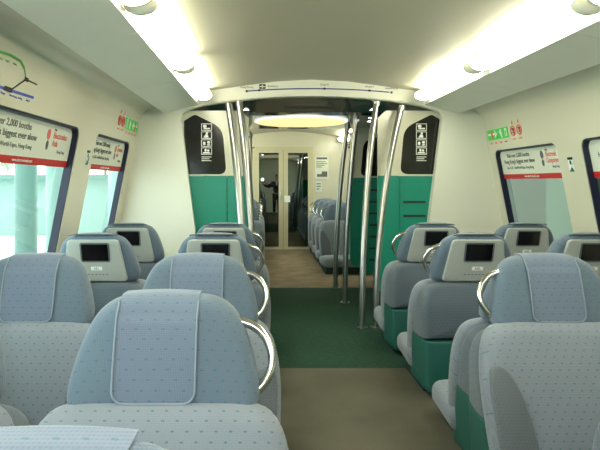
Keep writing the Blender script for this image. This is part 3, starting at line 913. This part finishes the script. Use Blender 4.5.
# stickers on the pillars between the windows
for s, yc, zc in ((-1, 4.17, 1.48), (1, 4.14, 1.43)):
    root = empty('pillar_sticker', (0, 0, 0)); tag(root, 'small green, white and black sticker on the %s pillar between the windows' % names[s], 'sticker', 'pillar stickers')
    def pr(poly, m, nm, o0):
        mb = MB(); mb.prism([(yc+a, zc+b*.6) for a, b in poly], lambda y, z: (wx(s, z, o0), y, z), lambda y, z: (wx(s, z, o0+.001), y, z)); mb.build(nm, m, root, smooth=False)
    pr([(-.035, -.085), (.035, -.085), (.035, .085), (-.035, .085)], M['whiteprint'], 'sticker_ground', -.0015)
    pr([(-.035, .055), (.035, .055), (.035, .085), (-.035, .085)], M['black'], 'sticker_band', -.0028)
    d = -s
    pr([(-.035, -.085), (.035, -.085), (d*.035, .02), (d*.035-d*.03, -.03)], M['greendark'], 'sticker_wedge', -.0028)
    pr([(-.012, .0), (.012, .0), (.010, .045), (-.010, .045)], M['greendark'], 'sticker_figure', -.0040)

# green exit signs with red prohibition symbols
def wall_pt_upper(s, z, off):
    if z <= 1.62: h = hw(z)
    else:
        pts = [(hw(WT[s]), WT[s])] + UPPER
        for (h0, z0), (h1, z1) in zip(pts, pts[1:]):
            if z <= z1: h = h0 + (h1-h0)*(z-z0)/(z1-z0); break
        else: h = 1.6
    return CX + s*h + s*off
for s in (-1, 1):
    y_far, zc = 5.53, (1.82 if s < 0 else 1.742)
    root = empty('exit_sign', (0, 0, 0)); tag(root, 'green exit pictograms and two red prohibition symbols on the %s wall' % names[s], 'sign', 'green exit signs')
    def pr(ya, yb, z0, z1, m, nm, o0, poly=None):
        mb = MB(); P = poly or [(ya, z0), (yb, z0), (yb, z1), (ya, z1)]
        mb.prism(P, lambda y, z: (wall_pt_upper(s, z, o0), y, z), lambda y, z: (wall_pt_upper(s, z, o0+.002), y, z)); return mb.build(nm, m, root, smooth=False)
    for k, wd in enumerate((.24, .10, .10)):
        y1 = y_far - (0, .25, .36)[k]; y0 = y1 - wd
        p = pr(y0, y1, zc-.048, zc+.048, M['exitgreen'], 'sign_panel', -.003)
        if k == 0:
            pr(y0+.02, y1-.02, zc-.005, zc+.012, M['whiteprint'], 'arrow_mark', -.0045)
            pr(0, 0, 0, 0, M['whiteprint'], 'arrow_mark', -.0045, [(y0+.02, zc+.0), (y0+.07, zc-.035), (y0+.07, zc+.04)])
            pr(0, 0, 0, 0, M['redink'], 'figure_mark', -.0056, [(y0+.11, zc-.045), (y0+.14, zc-.045), (y0+.15, zc+.03), (y0+.11, zc+.03)])
        elif k == 1:
            pr(0, 0, 0, 0, M['whiteprint'], 'figure_mark', -.0045, [(y0+.02, zc-.04), (y0+.035, zc-.04), (y0+.06, zc), (y0+.08, zc+.005), (y0+.05, zc+.04), (y0+.03, zc+.03)])
        else:
            pr(y0+.03, y1-.03, zc-.035, zc+.035, M['whiteprint'], 'door_mark', -.0045)
            pr(y0+.04, y1-.04, zc-.035, zc+.02, M['exitgreen'], 'door_mark', -.0055)
    # captions
    for k in range(4): pr(y_far-.08-.11*k, y_far-.03-.11*k, zc-.085, zc-.072, M['redink'], 'caption', -.003)
    for k in range(2):
        yc = y_far - .56 - .12*k
        mb = MB(); mb.tube([(wall_pt_upper(s, zc+.04*math.sin(a*math.pi/10), -.003), yc+.04*math.cos(a*math.pi/10), zc+.04*math.sin(a*math.pi/10)) for a in range(21)], .005, 6, cap=False)
        mb.tube([(wall_pt_upper(s, zc-.028, -.003), yc-.028, zc-.028), (wall_pt_upper(s, zc+.028, -.003), yc+.028, zc+.028)], .004, 6)
        mb.build('prohibition_ring', M['redink'], root)
        pr(yc-.012, yc+.012, zc-.022, zc+.022, M['black'], 'figure_mark', -.002)
        pr(yc-.03, yc+.03, zc-.075, zc-.065, M['redink'], 'caption', -.003)
        pr(0, 0, 0, 0, M['redink'], 'warning_triangle', -.003, [(yc-.018, zc+.058), (yc+.018, zc+.058), (yc, zc+.088)])

# route map on the left wall
root = empty('route_map', (0, 0, 0)); tag(root, 'printed railway route map with green and blue lines on the upper left wall', 'sign')
def lw(y, z, off=.003): return (wall_pt_upper(-1, z, 0) + off, y, z)
def mapline(pts, m, nm, th):
    mb = MB()
    for (a, b) in zip(pts, pts[1:]):
        A = Vector(a); B = Vector(b); d = (B-A).normalized()*th/2; n = Vector((-d.y, d.x))
        poly = [A-d*.8+n, A-d*.8-n, B+d*.8-n, B+d*.8+n]
        poly = [tuple(p) for p in poly]
        mb.prism(poly, lambda y, z: lw(y, z, .0035), lambda y, z: lw(y, z, .001))
    return mb.build(nm, m, root, smooth=False)
# pixel placed points solved on the wall
mapline([(2.50, 1.875), (2.62, 1.890), (2.72, 1.897), (2.84, 1.893), (2.90, 1.872)], M['greenline'], 'green_line', .012)
mapline([(2.90, 1.872), (2.94, 1.822)], M['greenline'], 'green_branch', .006)
mapline([(2.3, 1.735), (2.70, 1.742), (3.06, 1.748)], M['blueline'], 'blue_line', .013)
mapline([(2.79, 1.745), (2.94, 1.822), (3.08, 1.820)], M['black'], 'airport_line', .007)
for ya, yb, za, zb in ((2.92, 2.965, 1.812, 1.832), (2.72, 2.80, 1.733, 1.755)):
    mb = MB(); mb.prism([(ya, za), (yb, za), (yb, zb), (ya, zb)], lambda y, z: lw(y, z, .005), lambda y, z: lw(y, z, .0036))
    mb.build('interchange_mark', M['black'], root, smooth=False)
for k, t in enumerate(('Hong Kong', 'Kowloon', 'Olympic', 'Nam Cheong', 'Lai King', 'Tsing Yi')):
    text(t, .015, M['blueline'], root, lw(2.50 + .095*k, 1.712 + .0015*k, .002), (0, 1, 0), (.12, 0, 1))
for k, t in enumerate(('Tung Chung', 'Sunny Bay', 'Tsing Yi', 'Lai King')):
    text(t, .013, M['greenline'], root, lw(2.53 + .08*k, 1.860 + .002*k, .002), (0, 1, 0), (.12, 0, 1))
for k, t in enumerate(('Airport Express   Hong Kong', 'Tung Chung Line   change here', 'Airport journey time 24 minutes')):
    text(t, .016, M['ink'], root, lw(2.45, 1.825 - .022*k, .002), (0, 1, 0), (.12, 0, 1))

# notices on the far end wall
def notice(x0, x1, z0, z1, label, marks):
    root = empty('wall_notice', ((x0+x1)/2, FY1-.001, (z0+z1)/2)); tag(root, label, 'notice', 'notices on the far end wall')
    w2, h2 = (x1-x0)/2, (z1-z0)/2
    mb = MB(); mb.box((-w2, -.006, -h2), (w2, 0, h2)); mb.build('notice_sheet', M['paper'], root, smooth=False)
    for (a, b, c_, d) in marks:
        mb = MB(); mb.box((-w2+a*2*w2, -.0085, -h2+c_*2*h2), (-w2+b*2*w2, -.0061, -h2+d*2*h2))
        mb.build('printed_line', M['ink'], root, smooth=False)
notice(.98, 1.24, 1.37, 1.80, 'white printed poster on the end wall right of the glass doors',
       [(.1, .9, .86, .95), (.1, .8, .74, .77), (.1, .9, .66, .69), (.1, .7, .58, .61), (.1, .5, .5, .53), (.15, .9, .08, .2), (.5, .9, .2, .32)])
notice(.99, .99+.12, 1.12, 1.32, 'small white notice low on the end wall beneath the poster', [(.15, .85, .7, .8), (.15, .85, .45, .55), (.15, .6, .2, .3)])

# ------------------------------------------------------------ outside, left: bright station platform
mb = MB(); mb.box((-14, -3, -.3), (-1.55, 22, -.12)); tag(mb.build('floor_platform', M['platform'], smooth=False), kind='structure')
mb = MB(); mb.box((-7, -3, 4.6), (-1.9, 12, 4.75)); tag(mb.build('ceiling_platform', M['building'], smooth=False), kind='structure')
def column(x, y, r0, label, mat):
    root = empty('station_column', (x, y, -.12)); tag(root, label, 'column', 'columns on the left platform')
    mb = MB(); mb.tube([(0, 0, 0), (0, 0, 4.72)], r0, 24); mb.build('column_shaft', mat, root)
    mb = MB(); mb.tube([(0, 0, 0), (0, 0, .2)], r0+.04, 24); mb.build('column_base', M['steel'], root)
column(-3.96, 9.7, .18, 'round green-grey column seen through the left side window cut by the frame', M['column'])
column(-5.2, 10.7, .12, 'slim pale column just left of the thick green-grey one', M['columnlight'])
column(-3.85, 10.8, .18, 'pale cladding column beside the dark window frame edge', M['columnlight'])
column(-3.4, 14.0, .34, 'pale column seen through the left window nearer the vestibule', M['columnlight'])
column(-8.9, 17, .3, 'distant pale column on the left platform', M['columnlight'])
r_ = empty('station_kiosk', (-5.5, 17, -.12)); tag(r_, 'low pale grey building at the end of the left platform', 'building')
mb = MB(); mb.box((-2.2, -1.5, 0), (1.9, 2.5, 1.5)); mb.build('kiosk_wall', M['building'], r_, smooth=False)
mb = MB(); mb.box((-2.4, -1.7, 1.5), (2.1, 2.7, 1.62)); mb.build('kiosk_roof', M['column'], r_, smooth=False)
def tree(x, y, z, h, label):
    root = empty('tree', (x, y, z)); tag(root, label, 'tree', 'trees beyond the left platform')
    mb = MB(); mb.tube([(0, 0, 0), (.05, 0, h*.6)], [.09, .05], 8); mb.build('trunk', M['bark'], root)
    mb = MB()
    for k in range(260):
        a = random.uniform(0, 6.28); rr = random.random()**.5*h*.28; zz = h*.45 + random.random()*h*.5
        p = Vector((rr*math.cos(a), rr*math.sin(a), zz)); u = Vector((random.uniform(-1, 1), random.uniform(-1, 1), random.uniform(-1, 1))).normalized()*.16
        v = u.cross(Vector((random.uniform(-1, 1), random.uniform(-1, 1), random.uniform(-1, 1)))).normalized()*.09
        mb.add([p-u, p+v, p+u, p-v], [(0, 1, 2, 3)])
    mb.build('foliage', M['leaf'], root, smooth=False)
tree(-9.0, 21.3, -.12, 4.2, 'green tree beyond the platform between the two left columns')
tree(-6.7, 24.5, -.12, 4.5, 'green tree far beyond the left window nearer the vestibule')
# outside right: station wall, plus added unseen end walls that keep out sky light
mb = MB(); mb.box((4.6, -3, -1), (4.75, 16, 4)); mb.box((2.35, 16, -1.05), (4.75, 16.1, 4)); mb.box((2.35, -3.1, -1.05), (4.75, -3, 4)); tag(mb.build('wall_station_and_light_block', M['tunnel'], smooth=False), kind='structure')
mb = MB(); mb.box((2.4, -3, 3.9), (4.6, 16, 4)); tag(mb.build('ceiling_station', M['tunnel'], smooth=False), kind='structure')
mb = MB(); mb.box((2.4, -3, -1.05), (4.6, 16, -1)); tag(mb.build('floor_trackbed', M['tunnel'], smooth=False), kind='structure')
for k, (y0, y1) in enumerate(((7.9, 9.2), (5.2, 6.3), (2.4, 3.6))):
    mb = MB(); mb.box((4.45, y0, -1), (4.6, y1, 3.9))
    o = mb.build('wall_panel', M['tunnel_green'], smooth=False); tag(o, kind='structure')

# ------------------------------------------------------------ photographer standing in the aisle (seen mirrored in the door glass)
def skin(name, chains, mat, parent, levels=1):
    """chains: list of lists of (x,y,z,r); chains joined where points coincide"""
    V = []; Rr = []; E = []; idx = {}
    for ch in chains:
        prev = None
        for (x, y, z, r) in ch:
            k = (round(x, 4), round(y, 4), round(z, 4))
            if k not in idx: idx[k] = len(V); V.append((x, y, z)); Rr.append(r)
            if prev is not None and prev != idx[k]: E.append((prev, idx[k]))
            prev = idx[k]
    me = bpy.data.meshes.new(name); me.from_pydata(V, E, [])
    o = bpy.data.objects.new(name, me); COL.objects.link(o)
    m = o.modifiers.new('skin', 'SKIN'); m.use_smooth_shade = True
    for i, r in enumerate(Rr):
        me.skin_vertices[0].data[i].radius = (r, r) if isinstance(r, float) else r
    me.skin_vertices[0].data[0].use_root = True
    sb = o.modifiers.new('sub', 'SUBSURF'); sb.levels = levels; sb.render_levels = levels
    dg = bpy.context.evaluated_depsgraph_get()
    nm = bpy.data.meshes.new_from_object(o.evaluated_get(dg))
    bpy.data.objects.remove(o); nm.materials.clear(); nm.materials.append(mat)
    return link(name, nm, parent)
pr_ = empty('person', (.50, -.62, 0)); tag(pr_, 'person in dark jacket and white shirt mirrored in the end door, holding up a camera', 'person')
arm = {}
for s in (-1, 1):
    tgt = (-.50 + s*.055 - .02, .40, 1.325)      # hand on the camera, local coordinates
    arm[s] = [(0, 0, 1.26, .10), (s*.17, 0, 1.27, .06), (s*.20 - .10, .13, 1.10, .042), (tgt[0]+.10*(1 if s > 0 else .6), tgt[1]-.16, 1.20, .034), (tgt[0], tgt[1]-.05, tgt[2]-.03, .024)]
leg = {s: [(0, 0, .82, .13), (s*.085, 0, .76, .085), (s*.095, .01, .43, .055), (s*.10, -.02, .08, .036), (s*.105, .11, .035, .034)] for s in (-1, 1)}
torso = [(0, 0, .82, .13), (0, 0, 1.0, (.135, .10)), (0, 0, 1.16, (.15, .11)), (0, 0, 1.26, .10), (0, .005, 1.35, .05), (0, .012, 1.41, .055), (0, .02, 1.50, .083), (0, .015, 1.57, .06)]
torso = [(a, b, c, r if isinstance(r, float) else r) for a, b, c, r in torso]
fing = []
body = skin('body', [torso, arm[-1], arm[1], leg[-1], leg[1]], M['skin'], pr_, 2)
for s in (-1, 1):
    hx, hy, hz, _ = arm[s][-1]
    for k in range(4):
        ln = (.030, .034, .031, .025)[k]; zz = hz + .035 - .017*k
        skin('finger', [[(hx, hy, hz+.01-.006*k, .010), (hx, hy+.035, zz, .0085), (hx - s*.012, hy+.035+ln*.6, zz, .0078), (hx - s*(.014+ln*.6), hy+.030+ln*.6, zz, .0068)]], M['skin'], body, 1)
    skin('thumb', [[(hx, hy-.01, hz, .011), (hx - s*.018, hy+.012, hz+.016, .0095), (hx - s*.034, hy+.028, hz+.030, .0085)]], M['skin'], body, 1)
def grow(ch, g): return [(a, b, c, (r+g) if isinstance(r, float) else (r[0]+g, r[1]+g)) for a, b, c, r in ch]
skin('jacket', [grow(torso[:4], .018), grow(arm[-1][:-1], .016), grow(arm[1][:-1], .016)], M['jacket'], pr_, 2)
skin('trousers', [grow(leg[-1][:-1], .018), grow(leg[1][:-1], .018)], M['trousers'], pr_, 2)
for s in (-1, 1): skin('shoe', [[(s*.10, -.045, .045, .042), (s*.102, .03, .042, .043), (s*.106, .12, .034, .034)]], M['black'], pr_, 1)
mb = MB(); mb.prism([(-.05, 1.33), (.05, 1.33), (.0, 1.08)], lambda u, v: (u, .10, v), lambda u, v: (u, .142-.02*(v-1.08), v)); mb.build('shirt_front', M['shirt'], pr_, smooth=False)
skin('hair', [[(0, -.035, 1.47, .062), (0, -.015, 1.545, .082), (0, .03, 1.60, .052)]], M['hair'], body, 2)
for s in (-1, 1):
    for nm, x, y, z, r, mt in (('eye', .032, .098, 1.505, .010, 'black'), ('ear', .088, .01, 1.50, .018, 'skin')):
        skin(nm, [[(s*x, y, z-.004, r), (s*x, y, z+.004, r)]], M[mt], body, 1)
skin('nose', [[(0, .095, 1.50, .009), (0, .112, 1.475, .013)]], M['skin'], body, 1)
skin('mouth', [[(-.02, .095, 1.445, .006), (0, .100, 1.443, .008), (.02, .095, 1.445, .006)]], M['redink'], body, 1)
# compact camera in the hands
cr_ = empty('compact_camera', (-.02, -.19, 1.335)); tag(cr_, 'small silver compact camera held up by the person in the dark jacket', 'camera')
mb = MB(); mb.prism(rrect(-.05, .05, -.03, .03, .012, 4), lambda u, v: (u, -.012, v), lambda u, v: (u, .012, v)); mb.build('camera_body', M['cambody'], cr_)
mb = MB(); mb.tube([(-.0, .012, -.004), (0, .030, -.004)], .020, 20); mb.build('lens', M['black'], cr_)
mb = MB(); mb.box((-.04, .0121, .012), (-.018, .0135, .022)); mb.build('flash_window', M['flash'], cr_, smooth=False)

# ------------------------------------------------------------ lettering becomes plain mesh
dg = bpy.context.evaluated_depsgraph_get()
conv = {}
for o in [o for o in COL.objects if o.type == 'FONT']:
    if o.data.name not in conv:
        me = bpy.data.meshes.new_from_object(o.evaluated_get(dg)); conv[o.data.name] = me
    n = bpy.data.objects.new('lettering', conv[o.data.name]); COL.objects.link(n)
    n.parent = o.parent; n.matrix_local = o.matrix_local.copy()
    bpy.data.objects.remove(o)
